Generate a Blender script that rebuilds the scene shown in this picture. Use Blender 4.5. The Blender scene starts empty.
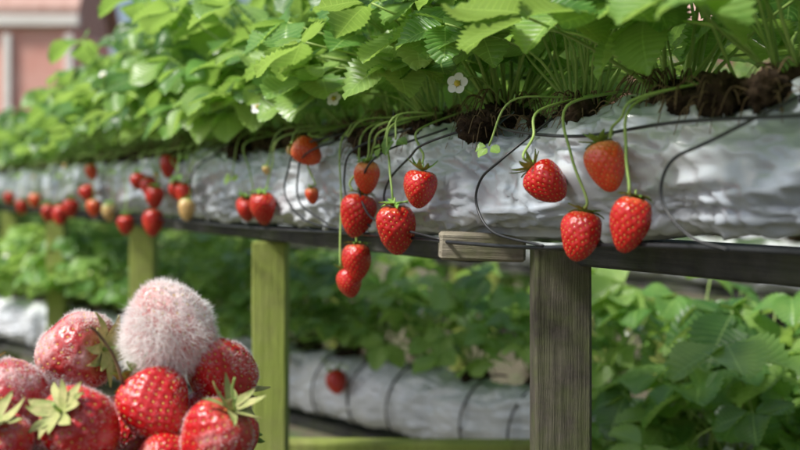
import bpy, math, random
import numpy as np
from mathutils import Vector, Matrix, noise, Euler
R=random.Random(7)
sc=bpy.context.scene
# ---------------------------------------------------------------- helpers
def link(o,parent=None):
    sc.collection.objects.link(o)
    if parent: o.parent=parent
    return o
def mkmesh(name,verts,faces,mats=(),mi=None,uvs=None,tone=None,smooth=True):
    me=bpy.data.meshes.new(name)
    me.from_pydata([tuple(v) for v in verts],[],faces)
    for m in mats: me.materials.append(m)
    if mi is not None: me.polygons.foreach_set('material_index',mi)
    me.polygons.foreach_set('use_smooth',[smooth]*len(me.polygons))
    if uvs is not None:
        l=me.uv_layers.new(name='UVMap')
        li=np.zeros(len(me.loops),dtype=np.int32); me.loops.foreach_get('vertex_index',li)
        l.data.foreach_set('uv',np.array(uvs,dtype=np.float32)[li].ravel())
    if tone is not None:
        a=me.attributes.new('tone','FLOAT','POINT'); a.data.foreach_set('value',np.array(tone,dtype=np.float32))
    me.update()
    return me
class MB:
    def __init__(s): s.v=[];s.f=[];s.m=[];s.uv=[];s.t=[]
    def add(s,vs,fs,mat=0,uv=None,tone=0.5):
        b=len(s.v); s.v+= [tuple(v) for v in vs]; s.f+=[tuple(i+b for i in f) for f in fs]; s.m+=[mat]*len(fs)
        s.uv+= uv if uv else [(0,0)]*len(vs); s.t+=[tone]*len(vs)
    def tube(s,pts,r,mat=0,n=6,r2=None,tone=.5):
        pts=[Vector(p) for p in pts]; vs=[];fs=[]
        prev=None
        for i,p in enumerate(pts):
            d=(pts[min(i+1,len(pts)-1)]-pts[max(i-1,0)]).normalized()
            if prev is None:
                a=d.orthogonal().normalized()
            else:
                a=(prev-d*prev.dot(d)).normalized()
            prev=a; b=d.cross(a)
            rr=r if r2 is None else r+(r2-r)*i/(len(pts)-1)
            for k in range(n):
                an=2*math.pi*k/n
                vs.append(p+a*math.cos(an)*rr+b*math.sin(an)*rr)
        for i in range(len(pts)-1):
            for k in range(n):
                fs.append((i*n+k,i*n+(k+1)%n,(i+1)*n+(k+1)%n,(i+1)*n+k))
        fs.append(tuple(range(n))[::-1]); fs.append(tuple((len(pts)-1)*n+k for k in range(n)))
        s.add(vs,fs,mat,tone=tone)
    def mesh(s,name,mats,smooth=True): return mkmesh(name,s.v,s.f,mats,s.m,s.uv,s.t,smooth)
def catmull(pts,k=8):
    P=[Vector(p) for p in pts]; P=[P[0]*2-P[1]]+P+[P[-1]*2-P[-2]]; out=[]
    for i in range(1,len(P)-2):
        for j in range(k):
            t=j/k; a,b,c,d=P[i-1],P[i],P[i+1],P[i+2]
            out.append(.5*((2*b)+(c-a)*t+(2*a-5*b+4*c-d)*t*t+(3*b-a-3*c+d)*t**3))
    out.append(P[-2]); return out
# ---------------------------------------------------------------- materials
def newmat(name):
    m=bpy.data.materials.new(name); m.use_nodes=True
    nt=m.node_tree; return m,nt,nt.nodes['Principled BSDF'],nt.nodes['Material Output']
def N(nt,t,**k):
    n=nt.nodes.new(t)
    for a,b in k.items(): setattr(n,a,b)
    return n
def ramp(nt,fac,stops):
    r=N(nt,'ShaderNodeValToRGB'); e=r.color_ramp.elements
    while len(e)<len(stops): e.new(.5)
    for x,(p,c) in zip(e,stops): x.position=p; x.color=(*c,1)
    nt.links.new(fac,r.inputs[0]); return r.outputs[0]
def nz(nt,scale,detail=4,vec=None,rough=.5):
    n=N(nt,'ShaderNodeTexNoise'); n.inputs['Scale'].default_value=scale; n.inputs['Detail'].default_value=detail; n.inputs['Roughness'].default_value=rough
    if vec is not None: nt.links.new(vec,n.inputs['Vector'])
    return n.outputs['Fac']
def mixc(nt,f,a,b,bt='MIX'):
    m=N(nt,'ShaderNodeMix',data_type='RGBA',blend_type=bt)
    for s,v in ((0,f),(6,a),(7,b)):
        if isinstance(v,(int,float)): m.inputs[s].default_value=v
        elif isinstance(v,tuple): m.inputs[s].default_value=(*v,1)
        else: nt.links.new(v,m.inputs[s])
    return m.outputs[2]
def mth(nt,op,a,b=0.0,c=None):
    m=N(nt,'ShaderNodeMath',operation=op)
    for s,v in enumerate((a,b) if c is None else (a,b,c)):
        if isinstance(v,(int,float)): m.inputs[s].default_value=v
        else: nt.links.new(v,m.inputs[s])
    return m.outputs[0]
def bump(nt,p,h,st,dist=.01):
    b=N(nt,'ShaderNodeBump'); b.inputs['Strength'].default_value=st; b.inputs['Distance'].default_value=dist
    nt.links.new(h,b.inputs['Height']); nt.links.new(b.outputs[0],p.inputs['Normal'])
def objco(nt): return N(nt,'ShaderNodeTexCoord').outputs['Object']
def leafmat(name,dark,mid,light,trans,tw=.38,veins=True):
    m,nt,p,out=newmat(name)
    tone=N(nt,'ShaderNodeAttribute',attribute_name='tone').outputs['Fac']
    rnd=N(nt,'ShaderNodeObjectInfo').outputs['Random']
    t2=mth(nt,'ADD',mth(nt,'MULTIPLY',tone,.75),mth(nt,'MULTIPLY',rnd,.2))
    if veins: t2=mth(nt,'ADD',t2,mth(nt,'MULTIPLY',mth(nt,'SUBTRACT',nz(nt,30,2,objco(nt)),.5),.5))
    col2=ramp(nt,t2,[(0.05,dark),(.45,mid),(.95,light)])
    if veins:
        uv=N(nt,'ShaderNodeTexCoord').outputs['UV']
        sp=N(nt,'ShaderNodeSeparateXYZ'); nt.links.new(uv,sp.inputs[0])
        au=mth(nt,'ABSOLUTE',mth(nt,'SUBTRACT',sp.outputs[0],.5))
        mid_r=mth(nt,'LESS_THAN',au,.014)
        ph=mth(nt,'SUBTRACT',sp.outputs[1],mth(nt,'MULTIPLY',au,.24))
        w=mth(nt,'SINE',mth(nt,'MULTIPLY',ph,2*math.pi*10))
        lat=mth(nt,'GREATER_THAN',w,.92)
        v=mth(nt,'MULTIPLY',mth(nt,'MAXIMUM',mid_r,mth(nt,'MULTIPLY',lat,.65)),.55)
        col2=mixc(nt,v,col2,tuple(min(1,c*1.5+.03) for c in light))
        bump(nt,p,mth(nt,'SUBTRACT',mth(nt,'MULTIPLY',w,-.5),v),.35,.0015)
    nt.links.new(col2,p.inputs['Base Color'])
    p.inputs['Roughness'].default_value=.34; p.inputs['Specular IOR Level'].default_value=.6
    tr=N(nt,'ShaderNodeBsdfTranslucent')
    nt.links.new(mixc(nt,.6,col2,trans),tr.inputs[0])
    ms=N(nt,'ShaderNodeMixShader'); ms.inputs[0].default_value=tw
    nt.links.new(p.outputs[0],ms.inputs[1]); nt.links.new(tr.outputs[0],ms.inputs[2]); nt.links.new(ms.outputs[0],out.inputs[0])
    return m
M_leaf=leafmat('strawberry_leaf',(.030,.10,.028),(.12,.29,.055),(.34,.50,.13),(.50,.74,.12),.44)
M_hleaf=leafmat('bush_leaf',(.08,.17,.045),(.17,.31,.08),(.34,.46,.16),(.42,.60,.14),.38,False)
def simple(name,c1,c2,scale=20,rough=.6,bs=.2,bd=.003,spec=.4,stretch=None,detail=4):
    m,nt,p,out=newmat(name); v=objco(nt)
    n=nz(nt,scale,detail,v,.6)
    nt.links.new(ramp(nt,n,[(.3,c1),(.7,c2)]),p.inputs['Base Color'])
    p.inputs['Roughness'].default_value=rough; p.inputs['Specular IOR Level'].default_value=spec
    if bs: bump(nt,p,n,bs,bd)
    return m
M_stem=simple('green_stem',(.22,.36,.08),(.38,.50,.15),40,.5,0)
M_soil=simple('peat_soil',(.014,.010,.007),(.065,.043,.027),90,.95,.9,.006,.1)
M_root=simple('dry_root',(.08,.05,.025),(.24,.16,.085),60,.8,0)
M_hose=simple('black_drip_hose',(.012,.013,.015),(.03,.032,.035),30,.4,0)
M_petal=simple('white_petal',(.80,.80,.76),(.88,.88,.85),40,.6,0)
M_yel=simple('flower_centre',(.5,.38,.03),(.7,.55,.08),90,.7,0)
M_seed=simple('seed',(.58,.34,.06),(.78,.53,.13),3,.45,0)
M_sepal=simple('sepal_green',(.12,.28,.04),(.27,.45,.09),6,.55,.15)
M_sepald=simple('sepal_dry',(.24,.30,.08),(.48,.44,.19),4,.7,.2)
def berrymat(name,ca,cb,cg,grad=.2,mold=0,moldcol=(.72,.68,.66)):
    m,nt,p,out=newmat(name); v=objco(nt)
    sp=N(nt,'ShaderNodeSeparateXYZ'); nt.links.new(v,sp.inputs[0])
    col=ramp(nt,nz(nt,1.6,3,v),[(.3,ca),(.7,cb)])
    g=mth(nt,'ADD',sp.outputs[2],mth(nt,'MULTIPLY',nz(nt,3,3,v),.5))
    gr=N(nt,'ShaderNodeMapRange'); nt.links.new(g,gr.inputs[0]); gr.inputs[1].default_value=1.3-grad*2; gr.inputs[2].default_value=1.5
    col=mixc(nt,gr.outputs[0],col,cg)
    p.inputs['Roughness'].default_value=.17; p.inputs['Specular IOR Level'].default_value=.65
    if mold:
        k=mth(nt,'ADD',mth(nt,'MULTIPLY',nz(nt,1.3,3,v),.9),mth(nt,'MULTIPLY',nz(nt,24,5,v,.75),.6))
        mr=N(nt,'ShaderNodeMapRange'); nt.links.new(k,mr.inputs[0]); mr.inputs[1].default_value=.98-mold*.55; mr.inputs[2].default_value=1.22-mold*.55
        mr.inputs[4].default_value=min(.85,.5+mold*.5)
        col=mixc(nt,mr.outputs[0],col,moldcol)
        nt.links.new(mth(nt,'MULTIPLY_ADD',mr.outputs[0],.5,.24),p.inputs['Roughness'])
    nt.links.new(col,p.inputs['Base Color'])
    bump(nt,p,nz(nt,14,4,v),.12,.03)
    return m
B_ripe=berrymat('ripe_strawberry_skin',(.40,.006,.006),(.54,.013,.010),(.66,.14,.06),.12)
B_org=berrymat('half_ripe_skin',(.62,.035,.012),(.70,.085,.02),(.72,.32,.12),.3)
B_pale=berrymat('unripe_skin',(.55,.30,.10),(.60,.42,.18),(.45,.50,.18),.3)
B_m1=berrymat('dusty_skin',(.42,.005,.009),(.55,.016,.015),(.6,.14,.09),.1,.26)
B_m2=berrymat('mouldy_skin',(.36,.016,.020),(.50,.04,.035),(.5,.22,.16),.15,.55,(.62,.50,.48))
B_m3=berrymat('mould_covered_skin',(.55,.10,.09),(.68,.24,.21),(.62,.5,.44),.1,.62,(.84,.70,.67))
m,nt,p,out=newmat('mould_hair'); M_hair=m
p.inputs['Base Color'].default_value=(.94,.93,.91,1); p.inputs['Roughness'].default_value=.8
tr=N(nt,'ShaderNodeBsdfTranslucent'); tr.inputs[0].default_value=(.94,.93,.91,1)
ms=N(nt,'ShaderNodeMixShader'); ms.inputs[0].default_value=.45
nt.links.new(p.outputs[0],ms.inputs[1]); nt.links.new(tr.outputs[0],ms.inputs[2]); nt.links.new(ms.outputs[0],out.inputs[0])
# plastic film
def film(name,a,b,c_,gl):
    m,nt,p,out=newmat(name); v=objco(nt)
    c=ramp(nt,nz(nt,4.5,4,v,.5),[(.32,a),(.5,b),(.68,c_)])
    dirt=ramp(nt,nz(nt,20,6,v,.7),[(.58,(0,0,0)),(.80,(1,1,1))])
    c=mixc(nt,mth(nt,'MULTIPLY',dirt,.35),c,(.20,.20,.17))
    nt.links.new(c,p.inputs['Base Color']); p.inputs['Roughness'].default_value=gl; p.inputs['Specular IOR Level'].default_value=.7
    p.inputs['Coat Weight'].default_value=.6; p.inputs['Coat Roughness'].default_value=.12
    bump(nt,p,mth(nt,'ADD',nz(nt,38,3,v,.5),mth(nt,'MULTIPLY',nz(nt,110,2,v),.3)),.20,.004); return m
M_film=film('silver_plastic_film',(.31,.35,.40),(.46,.50,.54),(.60,.63,.65),.30)
M_film2=film('white_plastic_film',(.54,.57,.61),(.66,.68,.71),(.76,.78,.79),.36)
def woodmat(name,c1,c2,moss,mossamt,axis=2):
    m,nt,p,out=newmat(name); v=objco(nt)
    sc_=[1,1,1]; sc_[axis]=.045
    mp=N(nt,'ShaderNodeMapping'); mp.inputs['Scale'].default_value=sc_; nt.links.new(v,mp.inputs[0])
    g=nz(nt,170,6,mp.outputs[0],.7); g2=nz(nt,38,4,mp.outputs[0],.6)
    col=ramp(nt,mth(nt,'ADD',mth(nt,'MULTIPLY',g,.55),mth(nt,'MULTIPLY',g2,.45)),[(.36,c1),(.62,c2)])
    blot=nz(nt,14,5,v,.7)
    col=mixc(nt,ramp(nt,blot,[(.45,(0,0,0)),(.70,(.8,.8,.8))]),col,tuple(x*.6 for x in c1))
    mo=mth(nt,'ADD',nz(nt,9,5,v,.65),mossamt-.5)
    col=mixc(nt,ramp(nt,mo,[(.38,(0,0,0)),(.62,(1,1,1))]),col,mixc(nt,g,tuple(x*.6 for x in moss),moss))
    nt.links.new(col,p.inputs['Base Color']); p.inputs['Roughness'].default_value=.85; p.inputs['Specular IOR Level'].default_value=.2
    bump(nt,p,mth(nt,'ADD',g,g2),.9,.005); return m
W_grey=woodmat('weathered_wood',(.040,.035,.027),(.16,.142,.11),(.12,.15,.045),.46)
W_moss=woodmat('mossy_wood',(.18,.18,.06),(.38,.39,.15),(.34,.41,.09),.58)
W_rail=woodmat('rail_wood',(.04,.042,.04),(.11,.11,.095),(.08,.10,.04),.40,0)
W_pale=woodmat('pale_plank',(.22,.19,.14),(.42,.38,.29),(.22,.25,.10),.36,0)
# ---------------------------------------------------------------- row frame
DX,DY=-.463,.886
def row(t,o,z,base=(.18,1.25)):
    return Vector((base[0]+DX*t-.886*o, base[1]+DY*t-.463*o, z))
LA=Vector((-.2835,3.0,.779)); LB=Vector((.405,2.25,.754)); LD=(LA-LB).normalized(); LN=Vector((-LD.y,LD.x,0)).normalized()
if LN.y>0: LN=-LN
def lrow(t,o,z): 
    p=LB+LD*t+LN*o; return Vector((p.x,p.y,z))
# ---------------------------------------------------------------- bags
def bag(name,fn,ts,hw,zc,hh,seed,pin=.17,main=False,mat=None):
    na=112; vs=[];fs=[]
    for i,t in enumerate(ts):
        sag=.006*noise.noise(Vector((t*2.3,seed,1)))
        pn=math.exp(-((((t/pin)%1)-.5)/.12)**2)
        k2=max(0,min(1,(-t+.02)/.3)) if main else 0
        for k in range(na):
            a=2*math.pi*k/na; ca,sa=math.cos(a),math.sin(a)
            e=.8
            x=math.copysign(abs(ca)**e,ca); y=math.copysign(abs(sa)**e,sa)
            n2=noise.noise(Vector((t*4,ca*1.2+9,sa*1.2+seed)))
            wp=.35*noise.noise(Vector((t*3,sa*1.5,seed+4)))
            f1=noise.noise(Vector((t*11+sa*1.2+wp*4,ca*.35+seed,sa*.25)))
            f2=noise.noise(Vector((t*23-sa*2.0+wp*6,ca*.4,sa*.35+seed)))
            f3=noise.noise(Vector((t*8+sa*5,ca*1.4,sa*2.4+seed)))
            f4=noise.noise(Vector((t*17-sa*7,ca*2,sa*3+seed)))
            amp=.65+.45*max(0,sa)
            d=(math.exp(-(f1*5.5)**2)*.011+math.exp(-(f2*7)**2)*.006)*amp+math.exp(-(f3*8)**2)*.0055+math.exp(-(f4*8)**2)*.003+n2*.018-pn*.007-.007
            if y<-.9: d*=.3
            yy=y*(hh+d*.8)
            if k2 and yy<0: yy*=1-.28*k2
            vs.append(fn(t,x*(hw+d),zc+yy+sag+.004*k2))
    n=len(ts)
    for i in range(n-1):
        for k in range(na): fs.append((i*na+k,(i+1)*na+k,(i+1)*na+(k+1)%na,i*na+(k+1)%na))
    fs.append(tuple(range(na))); fs.append(tuple((n-1)*na+k for k in range(na))[::-1])
    me=mkmesh(name,vs,fs,[mat or M_film2]); return link(bpy.data.objects.new(name,me))
ts=list(np.arange(-.8,1.6,.0045))+list(np.arange(1.6,9,.03))
bag('plastic_grow_bag',row,ts,.075,1.279,.070,2.0,main=True,mat=M_film)
ts=list(np.arange(-1.3,4.0,.012))
bag('plastic_grow_bag',lrow,ts,.080,.768,.080,6.0)
def r3(t,o,z): return row(t,o,z,(1.55,2.3))
def r4(t,o,z): return row(t,o,z,(3.2,3.6))
ts=list(np.arange(-1,12,.05))
bag('plastic_grow_bag',r3,ts,.08,1.05,.075,9.0)
bag('plastic_grow_bag',r4,ts,.08,1.05,.075,12.0)
# ---------------------------------------------------------------- timber
def boxm(mb,c,s,mat=0,rot=0,bev=.004,seg=1,wob=0):
    x,y,z=[q/2 for q in s]; b=bev; vs=[];fs=[]
    prof=[(x-b,-y),(x,-y+b),(x,y-b),(x-b,y),(-x+b,y),(-x,y-b),(-x,-y+b),(-x+b,-y)]
    zs=[-z+(2*z)*i/seg for i in range(seg+1)]
    lv=[(-z,b)]+[(zz,0) for zz in ([-z+b]+zs[1:-1]+[z-b])]+[(z,b)]
    cr,sr=math.cos(rot),math.sin(rot)
    for zz,ins in lv:
        for (px,py) in prof:
            qx=px-math.copysign(ins,px); qy=py-math.copysign(ins,py)
            w=wob*noise.noise(Vector((px*9,py*9,zz*6)))
            qx+=w; qy+=w*.7
            vs.append((c[0]+qx*cr-qy*sr,c[1]+qx*sr+qy*cr,c[2]+zz))
    n=8
    for i in range(len(lv)-1):
        for k in range(n): fs.append((i*n+k,i*n+(k+1)%n,(i+1)*n+(k+1)%n,(i+1)*n+k))
    fs.append(tuple(range(n))[::-1]); fs.append(tuple((len(lv)-1)*n+k for k in range(n)))
    mb.add(vs,fs,mat)
def post(t,mat,w=.062,top=1.176,fn=row,h0=-.05):
    p=fn(t,0,0); mb=MB(); boxm(mb,(0,0,(top+h0)/2),(w,w,top-h0),0,R.uniform(-.02,.02),.003,10,.002)
    o=link(bpy.data.objects.new('wooden_post',mb.mesh('wooden_post',[mat],False))); o.location=p
    return o
for t,m in ((0,W_grey),(.903,W_moss),(1.807,W_moss),(2.97,W_moss),(4.04,W_moss),(5.1,W_moss),(6.2,W_moss),(-.93,W_grey)): post(t,m,top=1.206 if t==0 else 1.176)
def rail(name,t0,t1,o,z,w,h,mat,fn=row):
    a=fn(t0,o,z); b=fn(t1,o,z); mb=MB(); L=(b-a).length
    boxm(mb,(0,0,0),(L,w,h),0,0,.003)
    ob=link(bpy.data.objects.new(name,mb.mesh(name,[mat],False))); ob.location=(a+b)/2
    d=b-a; ob.rotation_euler=(0,0,math.atan2(d.y,d.x)); return ob
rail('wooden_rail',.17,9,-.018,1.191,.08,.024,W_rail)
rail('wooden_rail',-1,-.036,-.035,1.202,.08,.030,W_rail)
mb=MB(); boxm(mb,(0,0,0),(.10,.05,.032),0,0,.003)
o=link(bpy.data.objects.new('wooden_plank',mb.mesh('wooden_plank',[W_pale],False))); o.location=(.096,1.310,1.2035); o.rotation_euler=(0,.03,0)
mb=MB(); boxm(mb,(0,0,0),(1.3,.05,.07),0,0,.004)
o=link(bpy.data.objects.new('wooden_rail',mb.mesh('wooden_rail',[W_moss],False))); o.rotation_euler=(0,0,-.03)
o.location=(.41,2.16,.745) 
for t in (-.9,.6,1.9,3.2): post(t,W_grey,.06,.645,lrow)
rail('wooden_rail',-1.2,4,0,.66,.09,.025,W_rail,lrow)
for f in (r3,r4):
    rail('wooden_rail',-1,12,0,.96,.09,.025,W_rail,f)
    for t in (.2,1.5,2.8,4.1,5.4,6.7,8,9.3): post(t,W_moss,.065,.945,f)
# ---------------------------------------------------------------- leaves / plants
def leaflet(mb,base,fwd,up,L,W,tone,rnd,ns=20,curl=.25,mat=0):
    fwd=fwd.normalized(); side=fwd.cross(up).normalized(); up=side.cross(fwd).normalized()
    us=(-1,-.62,-.28,0,.28,.62,1); vs=[];uv=[];fs=[]
    fold=rnd.uniform(.05,.40); tw=rnd.uniform(-.25,.25); ph=rnd.uniform(0,6)
    for i in range(ns+1):
        v=i/ns
        pr=max(0,math.sin(math.pi*min(1,(v*.93+.035))**.92))**.72
        if i==0: pr=.05
        if i==ns: pr=.16
        for u in us:
            e=1.0
            yy=v+.13*abs(u)*(1-v)*pr
            if abs(u)==1:
                if i%2: e=1.10; yy+=.026
                else: e=.91
            x=u*W*.5*pr*e
            z=abs(u)**1.3*fold*W*.5*pr - curl*L*v*v*.6 + (.014*W*(1 if i%2 else -1)*min(1,abs(u)*1.4) if 0<i<ns else 0)
            z+=.055*W*math.sin(5*v+ph+u*2)*(.4+abs(u))+tw*x*v
            vs.append(base+side*x+fwd*(yy*L)+up*z); uv.append((.5+.5*u,v))
    n=len(us)
    for i in range(ns):
        for k in range(n-1): fs.append((i*n+k,i*n+k+1,(i+1)*n+k+1,(i+1)*n+k))
    mb.add(vs,fs,mat,uv,tone)
def trifol(mb,pos,fwd,up,size,rnd,tone,ns=20,mat=0):
    side=fwd.cross(up).normalized()
    for a,s in ((0,1.0),(1,.92),(-1,.92)):
        an=a*math.radians(rnd.uniform(62,82))
        f=(fwd*math.cos(an)+side*math.sin(an)-up*rnd.uniform(.0,.3)).normalized()
        b=pos+f*.004
        leaflet(mb,b,f,(up+side*a*rnd.uniform(-.25,.15)).normalized(),size*s*rnd.uniform(.93,1.07),size*s*.86,max(0,min(1,tone+rnd.uniform(-.08,.08))),rnd,ns,rnd.uniform(.1,.55),mat)
def clump(mb,c,r,mat,rnd,n=14,sq=.7):
    vs=[];fs=[]; m=n*2; s=rnd.uniform(0,50)
    for i in range(n+1):
        th=math.pi*i/n
        for k in range(m):
            ph=2*math.pi*k/m; d=Vector((math.sin(th)*math.cos(ph),math.sin(th)*math.sin(ph),math.cos(th)))
            rr=r*(1+.45*noise.noise(d*2+Vector((s,0,0)))+.35*noise.noise(d*6+Vector((s,3,0)))+.25*noise.noise(d*14+Vector((s,3,0))))
            vs.append(c+Vector((d.x*rr,d.y*rr,d.z*rr*sq)))
    for i in range(n):
        for k in range(m): fs.append((i*m+k,(i+1)*m+k,(i+1)*m+(k+1)%m,i*m+(k+1)%m))
    mb.add(vs,fs,mat)
def flower(mb,pos,nrm,r,mp=3,my=4):
    nrm=nrm.normalized(); a=nrm.orthogonal().normalized(); b=nrm.cross(a)
    for k in range(5):
        an=2*math.pi*k/5; d=a*math.cos(an)+b*math.sin(an); s=nrm.cross(d)
        vs=[pos+d*r*.15]; 
        for q in range(9):
            t=math.pi*q/8; vs.append(pos+d*r*(.55+.45*math.sin(t))+s*r*.45*math.cos(t)+nrm*r*.12)
        mb.add(vs,[(0,i,i+1) for i in range(1,9)],mp)
    vs=[];fs=[]
    for i in range(5):
        th=math.pi/2*i/4
        for k in range(10):
            an=2*math.pi*k/10; vs.append(pos+(a*math.cos(an)+b*math.sin(an))*r*.3*math.cos(th)+nrm*r*(.1+.25*math.sin(th)))
    for i in range(4):
        for k in range(10): fs.append((i*10+k,i*10+(k+1)%10,(i+1)*10+(k+1)%10,(i+1)*10+k))
    mb.add(vs,fs,my)
PM=[M_leaf,M_stem,M_soil,M_petal,M_yel,M_root,M_sepal]
def plant(seed,nl=20,ns=20,hscale=1.0,lsz=1.0):
    rnd=random.Random(seed); mb=MB()
    clump(mb,Vector((0,0,.010)),.034,2,rnd,18,.7)
    for k in range(34):
        a=rnd.uniform(0,6.28); r=rnd.uniform(.02,.045)
        p0=Vector((math.cos(a)*.015,math.sin(a)*.015,.030)); p1=p0+Vector((math.cos(a)*r*.7,math.sin(a)*r*.7,.01)); p2=p1+Vector((math.cos(a)*r*.5,math.sin(a)*r*.5,-rnd.uniform(.02,.06)))
        mb.tube(catmull([p0,p1,p2],4),.0009,5,4,.0004)
    for i in range(nl):
        az=i*2.399+rnd.uniform(-.3,.3); f=i/nl
        el=math.radians(82-58*f+rnd.uniform(-9,9)); L=rnd.uniform(.15,.29)*hscale*(1-.24*f)
        d=Vector((math.cos(az),math.sin(az),0)); upv=Vector((0,0,1))
        p0=Vector((math.cos(az)*.016,math.sin(az)*.016,.022))
        sv=Vector((-d.y,d.x,0))*rnd.uniform(-.03,.03)
        p1=p0+(d*math.cos(el)*.8+upv*math.sin(el)).normalized()*L*.5+sv
        p2=p0+(d*math.cos(el)*1.25+upv*math.sin(el)*.95).normalized()*L-sv
        mb.tube(catmull([p0,p1,p2],5),.0021,1,5,.0013)
        dr=rnd.uniform(-.7,.35)
        fw=(d*1+upv*dr*.6+Vector((rnd.uniform(-.3,.3),rnd.uniform(-.3,.3),0))).normalized()
        up=(upv-fw*fw.dot(upv)).normalized()
        up=(up+Vector((rnd.uniform(-.5,.5),rnd.uniform(-.5,.5),0))).normalized()
        trifol(mb,p2,fw,up,rnd.uniform(.052,.088)*(1.05-.15*f)*lsz,rnd,rnd.random(),ns)
    for k in range(4):
        az=rnd.uniform(0,6.28); d=Vector((math.cos(az),math.sin(az),0)); L=rnd.uniform(.08,.2)
        p0=Vector((0,0,.03)); p2=d*L*.7+Vector((0,0,.03+L*.8))
        mb.tube(catmull([p0,(p0+p2)/2+Vector((0,0,.03)),p2],5),.0011,1,5)
        if k<3: flower(mb,p2,d+Vector((0,0,.6)),.011)
        else: clump(mb,p2,.006,6,rnd,5,1.2)
    return mb.mesh('strawberry_plant_mesh_%d'%seed,PM)
PV=[plant(s,rn) for s,rn in ((11,18),(12,22),(13,24),(14,20),(15,26))]
def put(fn,t,o,z,s,me,rz):
    ob=link(bpy.data.objects.new('strawberry_plant',me)); ob.location=fn(t,o,z); ob.scale=(s,s,s); ob.rotation_euler=(R.uniform(-.12,.12),R.uniform(-.12,.12),rz)
t=-.62
while t<8.5:
    far=1 if t<1.5 else (.97 if t<2.4 else .80)
    put(row,t,R.uniform(-.03,.015),1.338,R.uniform(.98,1.2)*far,PV[R.randrange(5)],R.uniform(0,6.28)); t+=R.uniform(.135,.18) if t<4 else .24
t=-1.2
while t<3.9:
    put(lrow,t,R.uniform(-.04,-.01),.838,R.uniform(.9,1.1),PV[R.randrange(5)],R.uniform(0,6.28)); t+=R.uniform(.14,.20)
for (x,y,z,s) in ((.52,1.93,.70,1.2),(.61,1.90,.71,1.35),(.74,2.02,.72,1.3),(.88,1.92,.71,1.2),(.68,1.99,.70,1.15),(1.05,1.97,.70,1.2)):
    ob=link(bpy.data.objects.new('strawberry_plant',PV[R.randrange(5)])); ob.location=(x,y,z); ob.scale=(s,)*3; ob.rotation_euler=(0,0,R.uniform(0,6))
for f in (r3,r4):
    t=-.9
    while t<11.5:
        put(f,t,R.uniform(-.03,.03),1.115,R.uniform(1.0,1.3)*(1 if t<7 else .8),PV[R.randrange(5)],R.uniform(0,6.28)); t+=R.uniform(.2,.3)
def r2(t,o,z): return Vector((.20+t,1.97-o,z))
bag('plastic_grow_bag',r2,list(np.arange(0.22,1.5,.02)),.07,.63,.07,20.0)
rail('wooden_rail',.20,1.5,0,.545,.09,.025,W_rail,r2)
for t in (.3,1.3): post(t,W_grey,.06,.53,r2)
# peat spilling along the top front edge of the bag
mb=MB(); rr=random.Random(5)
for t,o,z,r in [(.36,.066,1.336,.022),(.33,.07,1.345,.014),(.39,.06,1.345,.014),(.075,.064,1.343,.020),(.045,.066,1.350,.012),(.10,.06,1.35,.012),(-.30,.045,1.352,.022),(-.35,.045,1.353,.018),(-.26,.05,1.350,.016),(.62,.055,1.343,.018),(.9,.06,1.342,.022),(1.3,.06,1.34,.022),(-.1,.045,1.348,.018)]+[(x*.05-.5,rr.uniform(.0,.045),1.347,rr.uniform(.008,.017)) for x in range(80)]:
    c=row(t,o,z); clump(mb,c,r,0,rr,16,.85)
    for k in range(12):
        a=Vector((rr.gauss(0,1),rr.gauss(0,1),rr.gauss(0,.5))).normalized(); p0=c+a*r*.7
        p1=p0+a*rr.uniform(.008,.02)+Vector((0,0,.004)); p2=p1+a*.01-Vector((0,0,rr.uniform(.005,.025)))
        mb.tube(catmull([p0,p1,p2],4),.0008,1,4,.0004)
link(bpy.data.objects.new('peat_soil',mb.mesh('peat_soil',[M_soil,M_root])))
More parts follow.
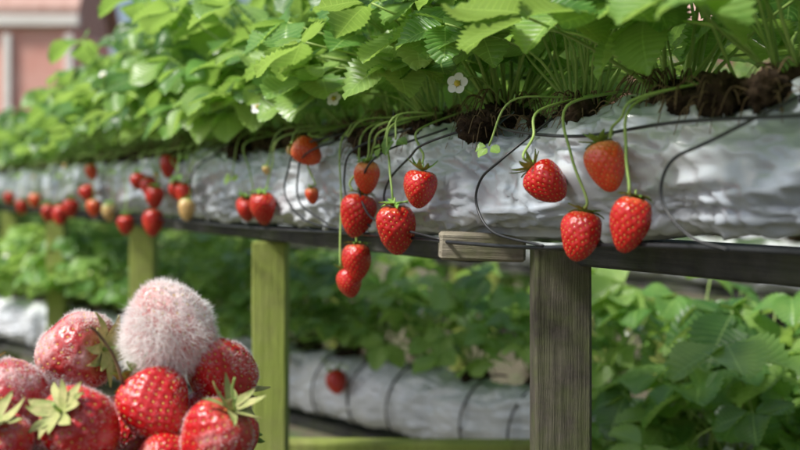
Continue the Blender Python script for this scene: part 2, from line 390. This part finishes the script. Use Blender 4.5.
# ---------------------------------------------------------------- strawberries
def profile(th,H,k):
    r=math.sin(th)**.92*(.84+.24*math.cos(th)) if 0<th<math.pi else 0
    z=H*math.cos(th)-.16*math.exp(-(th/.4)**2)*H
    return r*k,z
def berry_mesh(name,seed,H,mat,sepal=M_sepal,seedn=175,hair=0,hairlen=.15,calyx=True,curl=.5,nsep=10,tuft=None):
    rnd=random.Random(seed); mb=MB(); nt_,npn=72,110
    k=1/.93
    ga=math.pi*(3-5**.5)
    S=[];
    for i in range(seedn):
        y=1-2*(i+.5)/seedn; th=math.acos(y)+rnd.uniform(-.04,.04); ph=i*ga+rnd.uniform(-.05,.05); th=max(.05,min(math.pi-.05,th)); S.append((th,ph))
    SD=np.array([(math.sin(a)*math.cos(b),math.sin(a)*math.sin(b),math.cos(a)) for a,b in S])
    bumpv=[rnd.uniform(-1,1) for _ in range(6)]
    def surf(th,ph,off=0):
        r,z=profile(th,H,k)
        r*=1+.05*math.cos(2*ph+bumpv[0]*3)*1+.035*math.cos(3*ph+bumpv[1]*3)+.05*noise.noise(Vector((math.cos(ph)*math.sin(th)*1.3+seed,math.sin(ph)*math.sin(th)*1.3,math.cos(th)*1.3)))*2
        n=Vector((math.sin(th)*math.cos(ph),math.sin(th)*math.sin(ph),math.cos(th)/H)).normalized()
        return Vector((r*math.cos(ph)+.06*bumpv[2]*(1-math.cos(th))/2,r*math.sin(ph),z))+n*off,n
    vs=[];fs=[]
    for i in range(nt_+1):
        th=math.pi*i/nt_
        D=np.array([(math.sin(th)*math.cos(2*math.pi*j/npn),math.sin(th)*math.sin(2*math.pi*j/npn),math.cos(th)) for j in range(npn)])
        dd=np.arccos(np.clip(D@SD.T,-1,1)).min(axis=1)
        for j in range(npn):
            off=-.050*math.exp(-(dd[j]/.075)**2)+.012
            vs.append(surf(th,2*math.pi*j/npn,off)[0])
    for i in range(nt_):
        for j in range(npn): fs.append((i*npn+j,(i+1)*npn+j,(i+1)*npn+(j+1)%npn,i*npn+(j+1)%npn))
    mb.add(vs,fs,0)
    for th,ph in S:
        c,n=surf(th,ph,-.022); c2,_=surf(min(th+.05,math.pi-.01),ph,-.022)
        a=(c2-c).normalized(); b=n.cross(a).normalized(); l,w,h=.046,.026,.024
        vv=[c+a*l,c+a*l*.3+b*w,c-a*l*.5+b*w*.8,c-a*l,c-a*l*.5-b*w*.8,c+a*l*.3-b*w,c+n*h,c-n*h]
        ff=[(i,(i+1)%6,6) for i in range(6)]+[((i+1)%6,i,7) for i in range(6)]
        mb.add(vv,ff,1)
    if calyx:
        top=H*.86
        for q in range(nsep):
            az=2*math.pi*q/nsep+rnd.uniform(-.15,.15); L=rnd.uniform(.7,1.0); w=rnd.uniform(.13,.19); up=rnd.uniform(.1,1)*curl
            d=Vector((math.cos(az),math.sin(az),0)); s=Vector((-d.y,d.x,0)); vv=[];ff=[]
            for i in range(8):
                v=i/7; ww=w*math.sin(math.pi*(v*.85+.12))**.8*(1-.25*v) if i<7 else .01
                c=d*(.05+L*v*.95)+Vector((0,0,top+.04+.10*math.sin(v*3)-.16*v*v+up*v**2.2*.9))
                for u in (-1,0,1): vv.append(c+s*ww*u+Vector((0,0,.05*abs(u)*(1 if v>.2 else 0)))+s*.06*math.sin(v*4+q))
            for i in range(7):
                for u in (0,1): ff.append((i*3+u,i*3+u+1,(i+1)*3+u+1,(i+1)*3+u))
            mb.add(vv,ff,2)
        mb.tube([(0,0,top-.1),(.02,0,top+.2),(.05,.02,top+.42)],.06,3,7,.045)
    for q in range(hair):
        z=rnd.uniform(-1,1); th=math.acos(z); ph=rnd.uniform(0,6.28)
        dirv=Vector((math.cos(ph)*math.sin(th),math.sin(ph)*math.sin(th),z))
        cl=noise.noise(dirv*1.8+Vector((0,0,seed)))
        if hairlen<.15 and cl<rnd.uniform(-.12,.32): continue
        c,n=surf(th,ph,-.02); L=hairlen*rnd.uniform(.4,1.25)*(1+.8*max(0,cl))
        if tuft:
            ct=dirv.dot(Vector(tuft).normalized()); w_=max(0,(ct-.15)/.85)
            if w_<rnd.random()*.5 and rnd.random()<.45: continue
            L*=1+2.0*w_
        jt=Vector((rnd.gauss(0,1),rnd.gauss(0,1),rnd.gauss(0,1)))*.42
        d=(n+jt).normalized(); d2=(d+Vector((rnd.gauss(0,.4),rnd.gauss(0,.4),rnd.gauss(0,.4)))).normalized()
        s=d.orthogonal().normalized()*.0046; s=Matrix.Rotation(rnd.uniform(0,3.14),3,d)@s
        m_=c+d*L*.5; e=m_+d2*L*.5
        mb.add([c-s,c+s,m_+s,m_-s,e],[(0,1,2,3),(3,2,4)],4)
    return mb.mesh(name,[mat,M_seed,sepal,M_stem,M_hair])
H_=[berry_mesh('berry_ripe_a',1,1.22,B_ripe,curl=.7),berry_mesh('berry_ripe_b',2,1.35,B_ripe,curl=.3),berry_mesh('berry_ripe_c',3,1.08,B_ripe,curl=.9)]
HO=[berry_mesh('berry_orange_a',4,1.25,B_org,curl=.8),berry_mesh('berry_orange_b',5,1.15,B_org,curl=.4)]
HP=berry_mesh('berry_pale',6,1.3,B_pale,curl=.5)
ST=MB()
def hang(t,z,w,me,o=.100,tilt=(0,0),fn=row,stem=True,top=1.36):
    ob=link(bpy.data.objects.new('strawberry',me)); s=w/2*1.06; ob.scale=(s,s,s); c=fn(t,o,z); ob.location=c
    ob.rotation_euler=(tilt[0],tilt[1],R.uniform(0,6.28))
    if not stem: return
    ax=Euler((tilt[0],tilt[1],0)).to_matrix()@Vector((0,0,1))
    a=c+ax*s*1.35; dt=R.uniform(-.10,.10)
    if z<top-.02:
        e=fn(t+dt,.02,top+.01); mid=fn(t+dt*R.uniform(.3,.8),max(o-.005,.088),min(top-.005,max(z+.06,top-R.uniform(.005,.035))))
        q=a.lerp(mid,.5)+Vector((R.uniform(-.006,.006),R.uniform(-.004,.002),0))
        ST.tube(catmull([a,a+ax*s*.5,q,mid,e],7),.0014,0,6)
for b in [(.494,1.326,.040,HO[1],.10,(.2,1.0)),(.291,1.287,.034,HO[0],.10,(.1,.2)),(.3095,1.237,.047,H_[0],.105,(.1,-.2)),
 (.1456,1.272,.042,H_[2],.10,(-.1,.1)),(.1894,1.222,.050,H_[0],.110,(.05,-.1)),(.344,1.172,.038,H_[1],.09,(.1,0)),(.357,1.143,.037,H_[2],.095,(.2,-.35)),
 (-.117,1.277,.040,H_[2],.10,(.35,-.75)),(-.210,1.292,.037,HO[0],.10,(.3,.1)),(-.1786,1.227,.038,H_[0],.105,(.3,.1)),(-.2427,1.240,.037,H_[1],.10,(.25,-.05)),
 (.678,1.241,.044,H_[0],.10,(.1,.2)),(.754,1.238,.038,H_[2],.10,(.1,.3)),(1.349,1.20,.048,H_[0],.10,(0,.1)),(1.375,1.274,.036,H_[1],.10,(.2,.3)),(1.175,1.27,.033,H_[2],.10,(0,.1)),
 (1.588,1.188,.042,H_[2],.10,(0,0)),(1.75,1.215,.036,HP,.10,(0,.2)),(1.931,1.223,.040,HO[1],.10,(0,0)),(2.005,1.26,.040,H_[0],.10,(0,.4)),(2.231,1.218,.046,H_[2],.10,(0,0)),
 (2.396,1.195,.044,H_[1],.10,(.3,0)),(2.576,1.198,.046,H_[0],.10,(0,0)),(2.83,1.235,.04,HO[0],.10,(0,0)),(1.233,1.32,.036,H_[1],.10,(0,0)),(1.96,1.318,.034,HO[0],.10,(0,.3)),
 (1.10,1.232,.034,HP,.10,(0,.2)),(1.30,1.255,.04,H_[0],.11,(0,.2)),(1.47,1.29,.035,H_[2],.10,(0,.2)),(.475,1.262,.020,HO[0],.10,(0,.2)),(3.1,1.21,.044,H_[0],.10,(0,0)),(3.4,1.24,.04,H_[0],.1,(0,0)),(1.12,1.262,.036,H_[2],.1,(.1,.2))]:
    hang(b[0],b[1],b[2],b[3],b[4],b[5])
hang(.72,.80,.052,H_[2],.10,(.2,.6),lrow,True,.855)
hang(-.10,.765,.060,H_[0],.13,(.5,.5),lrow,True,.855)
hang(1.5,.80,.05,H_[0],.10,(.2,.6),lrow,True,.855)
hang(.93,.83,.03,HP,.10,(.2,.6),lrow,True,.855)
for i in range(28):
    t=R.uniform(-.35,3.2); L=R.uniform(.01,.06); dt=R.uniform(-.06,.06)
    e=row(t,.02,1.37); m1=row(t+dt*.5,.085,1.365); e2=row(t+dt,.102,1.355-L)
    ST.tube(catmull([e,m1,e2],7),.0012,0,6)
    if i%6==0:
        ob=link(bpy.data.objects.new('strawberry',HP)); s=R.uniform(.005,.007); ob.scale=(s,s,s); ob.location=e2; ob.rotation_euler=(R.uniform(-.3,.3),R.uniform(-.3,.3),0)
    elif i%2==1:
        trifol(ST,e2,Vector((-.6,-.5,-.5)).normalized(),Vector((-.5,-.5,.8)).normalized(),R.uniform(.012,.024),R,R.random(),12,3)
for t,z,r in ((.057,1.39,.013),(.33,1.392,.011),(.62,1.40,.012),(1.05,1.40,.013),(1.5,1.42,.015),(1.9,1.42,.015)):
    p=row(t,.10+.03*(t>.1),z); ST.tube(catmull([row(t+.03,.0,1.36),row(t+.02,.06,z+.01),p],6),.0012,0,6)
    flower(ST,p,Vector((-.4,-.9,.25)),r,1,2)
for t,dt,o,z,sz in ((.66,.03,.10,1.425,.075),(.47,-.02,.12,1.415,.08),(.34,.03,.13,1.425,.085),(.20,-.03,.12,1.43,.072),(.10,.02,.12,1.455,.075),(-.02,.03,.11,1.455,.07),(-.16,.0,.11,1.44,.065),(-.28,.04,.11,1.435,.065),(.85,.0,.10,1.41,.075),(1.0,.0,.11,1.41,.08),(1.25,0,.12,1.40,.08)):
    p=row(t+dt,o,z); ST.tube(catmull([row(t,.0,1.355),row(t+dt*.5,.05,z+.02),p],6),.0019,0,6,.0013)
    trifol(ST,p,(Vector((-.886,-.463,0))+Vector((R.uniform(-.4,.4),R.uniform(-.4,.4),R.uniform(-.45,-.05)))).normalized(),Vector((R.uniform(-.3,.1),-.35,.9)).normalized(),sz,R,R.uniform(.3,1),22,3)
link(bpy.data.objects.new('strawberry_runners',ST.mesh('strawberry_runners',[M_stem,M_petal,M_yel,M_leaf])))
# ---------------------------------------------------------------- drip hoses
def hose(name,pts,r=.0015):
    mb=MB(); mb.tube(catmull(pts,12),r,0,8); link(bpy.data.objects.new(name,mb.mesh(name,[M_hose])))
def hs(l,o=.096): return [row(t,(.06 if i==0 else o+ (.012 if 0<i<len(l)-1 else 0)),z) for i,(t,z) in enumerate(l)]
hose('drip_hose',hs([(.4106,1.355),(.50,1.335),(.549,1.300),(.56,1.262),(.483,1.226),(.36,1.214)]))
hose('drip_hose',hs([(.37,1.352),(.47,1.325),(.51,1.29),(.50,1.25),(.43,1.222)]))
hose('drip_hose',hs([(.150,1.345),(.2386,1.315),(.294,1.2766),(.285,1.25),(.2386,1.229),(.10,1.212)]))
hose('drip_hose',hs([(.24,1.350),(.31,1.325),(.345,1.29),(.33,1.25),(.29,1.222)]))
hose('drip_hose',hs([(.05,1.348),(.115,1.325),(.158,1.309),(.211,1.2825),(.224,1.255),(.20,1.235)]))
hose('drip_hose',hs([(-.07,1.345),(-.0447,1.301),(-.0054,1.281),(.003,1.254),(-.031,1.2255),(-.105,1.214)]))
hose('drip_hose',hs([(-.42,1.35),(-.3556,1.31),(-.3088,1.295),(-.294,1.27),(-.305,1.249),(-.3327,1.231),(-.36,1.222)]))
hose('drip_hose',hs([(.95,1.35),(1.02,1.31),(1.03,1.26),(.96,1.215)]))
hose('drip_hose',hs([(1.7,1.35),(1.78,1.31),(1.8,1.26),(1.7,1.215)]))
hose('drip_hose',[row(-.8,.09,1.222),row(-.5,.094,1.224),row(-.25,.093,1.221),row(-.10,.094,1.212),row(.05,.095,1.210),row(.3,.094,1.211),row(.8,.092,1.206),row(1.5,.090,1.208),row(3,.086,1.204)],.0022)
hose('drip_hose',[row(-.7,.075,1.335),row(-.5,.088,1.325),row(-.3,.090,1.328),row(-.15,.088,1.322),row(.0,.078,1.338),row(.05,.03,1.36)],.0017)
for t in (-.45,-.05,.14,.28,.52,.66,.80,1.08,1.35,1.7,2.1):
    pts=[]
    for k in range(13):
        a=math.radians(110-k*17); pts.append(lrow(t+.05*k/12,.092*math.cos(a)+.0,.768+.092*math.sin(a)))
    hose('drip_hose',pts,.0024)
# ---------------------------------------------------------------- mouldy heap on a stool
K4AX=Vector((.25,.35,-.9)).normalized().to_track_quat('Z','Y'); tl=K4AX.inverted()@Vector((-.25,-.75,-.6))
K1=berry_mesh('berry_dusty_a',21,1.12,B_m1,M_sepald,190,5000,.08,curl=.8,nsep=11)
K2=berry_mesh('berry_dusty_b',22,1.02,B_m1,M_sepal,190,2200,.07,curl=.6,nsep=12)
K3=berry_mesh('berry_mouldy_a',23,1.05,B_m2,M_sepald,180,13000,.10,curl=.5,nsep=11)
K4=berry_mesh('berry_furry',24,1.04,B_m3,M_sepald,160,17000,.15,calyx=False,tuft=tuple(tl))
K5=berry_mesh('berry_dusty_c',25,1.2,B_m1,M_sepald,190,7000,.09,curl=.9,nsep=10)
def pile(c,r,axis,me,spin=0,name='strawberry'):
    ob=link(bpy.data.objects.new(name,me)); ob.scale=(r,r,r); ob.location=c
    q=K4AX if axis is None else Vector(axis).normalized().to_track_quat('Z','Y')@Euler((0,0,spin)).to_quaternion()
    ob.rotation_mode='QUATERNION'; ob.rotation_quaternion=q
for a in [((-.306,1.04,1.118),.038,(1,-.45,.15),K3,0),((-.217,.985,1.078),.033,(-.5,.5,.6),K2,1),((-.212,1.02,1.146),.0405,None,K4,2),
 ((-.168,1.035,1.102),.032,(.3,.6,-.7),K5,0),((-.345,1.0,1.082),.034,(-.5,-.1,.3),K3,3),((-.272,.955,1.066),.034,(-.35,-.75,.55),K1,0),
 ((-.337,.93,1.048),.031,(.1,-.45,.9),K5,1),((-.160,.955,1.054),.031,(.5,-.2,.9),K5,2),((-.205,.97,1.035),.030,(0,.9,-.4),K2,4),
 ((-.25,1.03,1.05),.034,(0,1,.1),K2,2),((-.31,1.03,1.045),.036,(.2,1,0),K3,2),((-.37,.98,1.035),.033,(-1,.3,0),K1,2),((-.19,1.03,1.05),.032,(.4,1,0),K5,2),((-.158,1.03,1.04),.027,(.2,1,0),K2,1),
 ((-.26,.93,1.018),.030,(.3,.2,-.9),K2,0),((-.20,.93,1.016),.030,(.3,.9,-.2),K5,0),((-.38,1.04,1.05),.033,(-.5,.6,.2),K3,1)]:
    pile(*a)
mb=MB()
boxm(mb,(0,0,-.0125),(.42,.30,.025),0,0,.004)
for sx in (-1,1):
    for sy in (-1,1): boxm(mb,(sx*.17,sy*.11,-.51),(.04,.04,.968),0,0,.003)
boxm(mb,(0,-.11,-.08),(.298,.02,.06),0,0,.002); boxm(mb,(0,.11,-.08),(.298,.02,.06),0,0,.002)
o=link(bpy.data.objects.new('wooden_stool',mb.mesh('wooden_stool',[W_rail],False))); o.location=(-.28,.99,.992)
mb=MB(); mb.tube(catmull([(-.243,.975,1.10),(-.250,.97,1.125),(-.262,.965,1.145),(-.268,.96,1.152)],6),.0017,0,6,.0012)
mb.tube(catmull([(-.140,.945,1.083),(-.142,.94,1.10),(-.139,.935,1.112)],6),.0013,1,6,.001)
link(bpy.data.objects.new('dried_stalk',mb.mesh('dried_stalk',[M_root,M_stem])))
# ---------------------------------------------------------------- ground
def gridplane(name,size,mat,n=60):
    vs=[];fs=[]
    for i in range(n+1):
        for j in range(n+1):
            x=((i/n)*2-1); y=((j/n)*2-1); x=math.copysign(abs(x)**2.5,x)*size; y=math.copysign(abs(y)**2.5,y)*size
            vs.append((x,y+4,.03*noise.noise(Vector((x*.8,y*.8,0)))))
    for i in range(n):
        for j in range(n): fs.append((i*(n+1)+j,(i+1)*(n+1)+j,(i+1)*(n+1)+j+1,i*(n+1)+j+1))
    return link(bpy.data.objects.new(name,mkmesh(name,vs,fs,[mat])))
m,nt,p,out=newmat('soil_ground'); v=objco(nt)
c=ramp(nt,nz(nt,6,8,v,.7),[(.3,(.07,.055,.035)),(.5,(.14,.115,.075)),(.65,(.10,.19,.05))])
nt.links.new(c,p.inputs['Base Color']); p.inputs['Roughness'].default_value=.95; bump(nt,p,nz(nt,25,6,v,.7),.8,.05)
gridplane('ground',400,m)
# ---------------------------------------------------------------- background bushes
def bush(name,cx,cy,rx,ry,h,n,seed,ls=.07):
    rnd=random.Random(seed); mb=MB()
    lobes=[(rnd.uniform(-.75,.75)*rx,rnd.uniform(-.6,.6)*ry,rnd.uniform(.25,.8)*h,rnd.uniform(.25,.45)*min(h,rx)) for _ in range(16)]
    for k in range(7):
        a=rnd.uniform(0,6.28); b=(math.cos(a)*rx*.3,math.sin(a)*ry*.3)
        lo=lobes[k]; mb.tube(catmull([(b[0]*.3,b[1]*.3,-.05),(b[0],b[1],h*.3),(lo[0],lo[1],lo[2])],4),.04,1,6,.01)
    for i in range(n):
        lo=lobes[rnd.randrange(16)]
        d=Vector((rnd.gauss(0,1),rnd.gauss(0,1),rnd.gauss(0,1))).normalized(); r=lo[3]*rnd.uniform(.6,1.12)
        p=Vector((lo[0],lo[1],lo[2]))+Vector((d.x*r*1.2,d.y*r,d.z*r))
        if p.z<.02: p.z=rnd.uniform(.02,.4)
        f=(d*.6+Vector((rnd.gauss(0,1),rnd.gauss(0,1),rnd.gauss(0,.6)-.3))).normalized(); s=f.cross(Vector((rnd.gauss(0,.4),rnd.gauss(0,.4),1))).normalized(); u=s.cross(f)
        L=ls*rnd.uniform(.7,1.5); W=L*.36
        vs=[p,p+f*L*.35+s*W+u*.01,p+f*L*.75+s*W*.7,p+f*L,p+f*L*.75-s*W*.7,p+f*L*.35-s*W+u*.01]
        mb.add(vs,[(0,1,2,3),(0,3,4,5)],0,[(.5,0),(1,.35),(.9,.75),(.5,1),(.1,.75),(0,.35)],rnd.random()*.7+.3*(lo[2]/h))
    ob=link(bpy.data.objects.new(name,mb.mesh(name,[M_hleaf,M_root]))); ob.location=(cx,cy,0)
bush('hedge_bush',-5.2,11,2.0,.9,1.75,6000,1,.12)
bush('hedge_bush',-1.75,10.5,1.2,.9,4.0,8000,2,.13)
bush('hedge_bush',.7,10.5,1.6,.9,3.7,8000,3,.13)
bush('hedge_bush',3.6,10.5,2.0,.9,2.6,6000,4,.12)
bush('hedge_bush',-3.6,7.0,1.2,.6,1.35,5000,5,.08)
bush('hedge_bush',-1.4,7.2,1.2,.6,1.5,5000,6,.08)
bush('hedge_bush',6.5,10.5,2.0,.9,2.4,5000,7,.12)
bush('hedge_bush',-8.5,11,2.2,.9,1.75,4000,8,.12)
# ---------------------------------------------------------------- buildings
M_pink=simple('salmon_boards',(.72,.34,.27),(.80,.46,.38),3,.8,0,.01,.2)
M_cream=simple('cream_paint',(.74,.69,.62),(.82,.78,.72),5,.7,0)
M_roof=simple('roof_tiles',(.42,.25,.20),(.56,.38,.32),6,.8,.4,.02,.2)
M_dark=simple('window_dark',(.05,.05,.055),(.09,.09,.10),2,.15,0)
def house(name,x0,x1,y,zw,depth=5,wallm=M_pink):
    emp=link(bpy.data.objects.new(name,None)); emp.location=((x0+x1)/2,y,0)
    def part(n,fn,mats):
        mb=MB(); fn(mb); link(bpy.data.objects.new(n,mb.mesh(n,mats,False)),emp)
    w=x1-x0
    part('walls',lambda mb:boxm(mb,(0,depth/2,zw/2),(w,depth,zw),0,0,.01),[wallm])
    def trim(mb):
        n=int(w/.85)
        for i in range(n+1): boxm(mb,(-w/2+w*i/n,-.04,zw/2-.05),(.12,.07,zw-.12),0,0,.01)
        boxm(mb,(0,-.06,zw+.08),(w+.3,.1,.16),0,0,.01)
        boxm(mb,(0,-.045,1.0),(w,.05,.1),0,0,.01)
    part('trim',trim,[M_cream])
    def roof(mb):
        e=.15; a=-w/2-e;b=w/2+e; y0=-.10;ym=depth/2;y1=depth+e;z0=zw+.17;z1=zw+1.6
        vs=[(a,y0,z0),(b,y0,z0),(b,ym,z1),(a,ym,z1),(a,y1,z0),(b,y1,z0)]
        vs2=[(x,yy,z+.1) for x,yy,z in vs]
        mb.add(vs+vs2,[(6,7,8,9),(9,8,11,10),(0,3,2,1),(3,4,5,2),(0,1,7,6),(4,10,11,5),(0,6,9,3),(3,9,10,4),(1,2,8,7),(2,5,11,8)],0)
        mb.add([(-w/2,.01,zw),(-w/2,depth-.01,zw),(-w/2,ym,z1-.1),(w/2,.01,zw),(w/2,depth-.01,zw),(w/2,ym,z1-.1)],[(0,1,2),(3,5,4)],0)
    part('roof',roof,[M_roof])
    def win(mb):
        for i in range(3): boxm(mb,(-w/2+w*(i+.5)/3,-.01,1.7),(.5,.06,.9),0,0,.01)
    part('windows',win,[M_dark])
house('wooden_house',-10.1,-4.75,16,3.62,2.2)
house('wooden_shed',3.6,9.5,15,3.2)
# ---------------------------------------------------------------- light & camera
sd=Vector((-.55,-.26,.80)).normalized()
sun=bpy.data.lights.new('sun','SUN'); sun.energy=5.0; sun.angle=math.radians(10); sun.color=(1,.975,.94)
so=link(bpy.data.objects.new('sun',sun)); so.rotation_mode='QUATERNION'; so.rotation_quaternion=sd.to_track_quat('Z','Y')
w=bpy.data.worlds.new('World'); sc.world=w; w.use_nodes=True; nt=w.node_tree
sky=nt.nodes.new('ShaderNodeTexSky'); sky.sky_type='NISHITA'; sky.sun_disc=False; sky.sun_elevation=math.asin(sd.z); sky.sun_rotation=math.atan2(sd.x,sd.y)
sky.air_density=1.0; sky.dust_density=3.5; sky.ozone_density=1.0
nt.links.new(sky.outputs[0],nt.nodes['Background'].inputs[0]); nt.nodes['Background'].inputs[1].default_value=.15
cam=bpy.data.cameras.new('camera'); co=link(bpy.data.objects.new('camera',cam)); sc.camera=co
co.location=(0,0,1.27); co.rotation_euler=(math.radians(90),0,0); cam.lens=50; cam.sensor_width=36; cam.shift_y=-35/800
cam.clip_start=.02; cam.clip_end=1500
cam.dof.use_dof=True; cam.dof.focus_distance=1.2; cam.dof.aperture_fstop=3.9; cam.dof.aperture_blades=0
sc.view_settings.view_transform='Standard'; sc.view_settings.look='None'; sc.view_settings.exposure=0
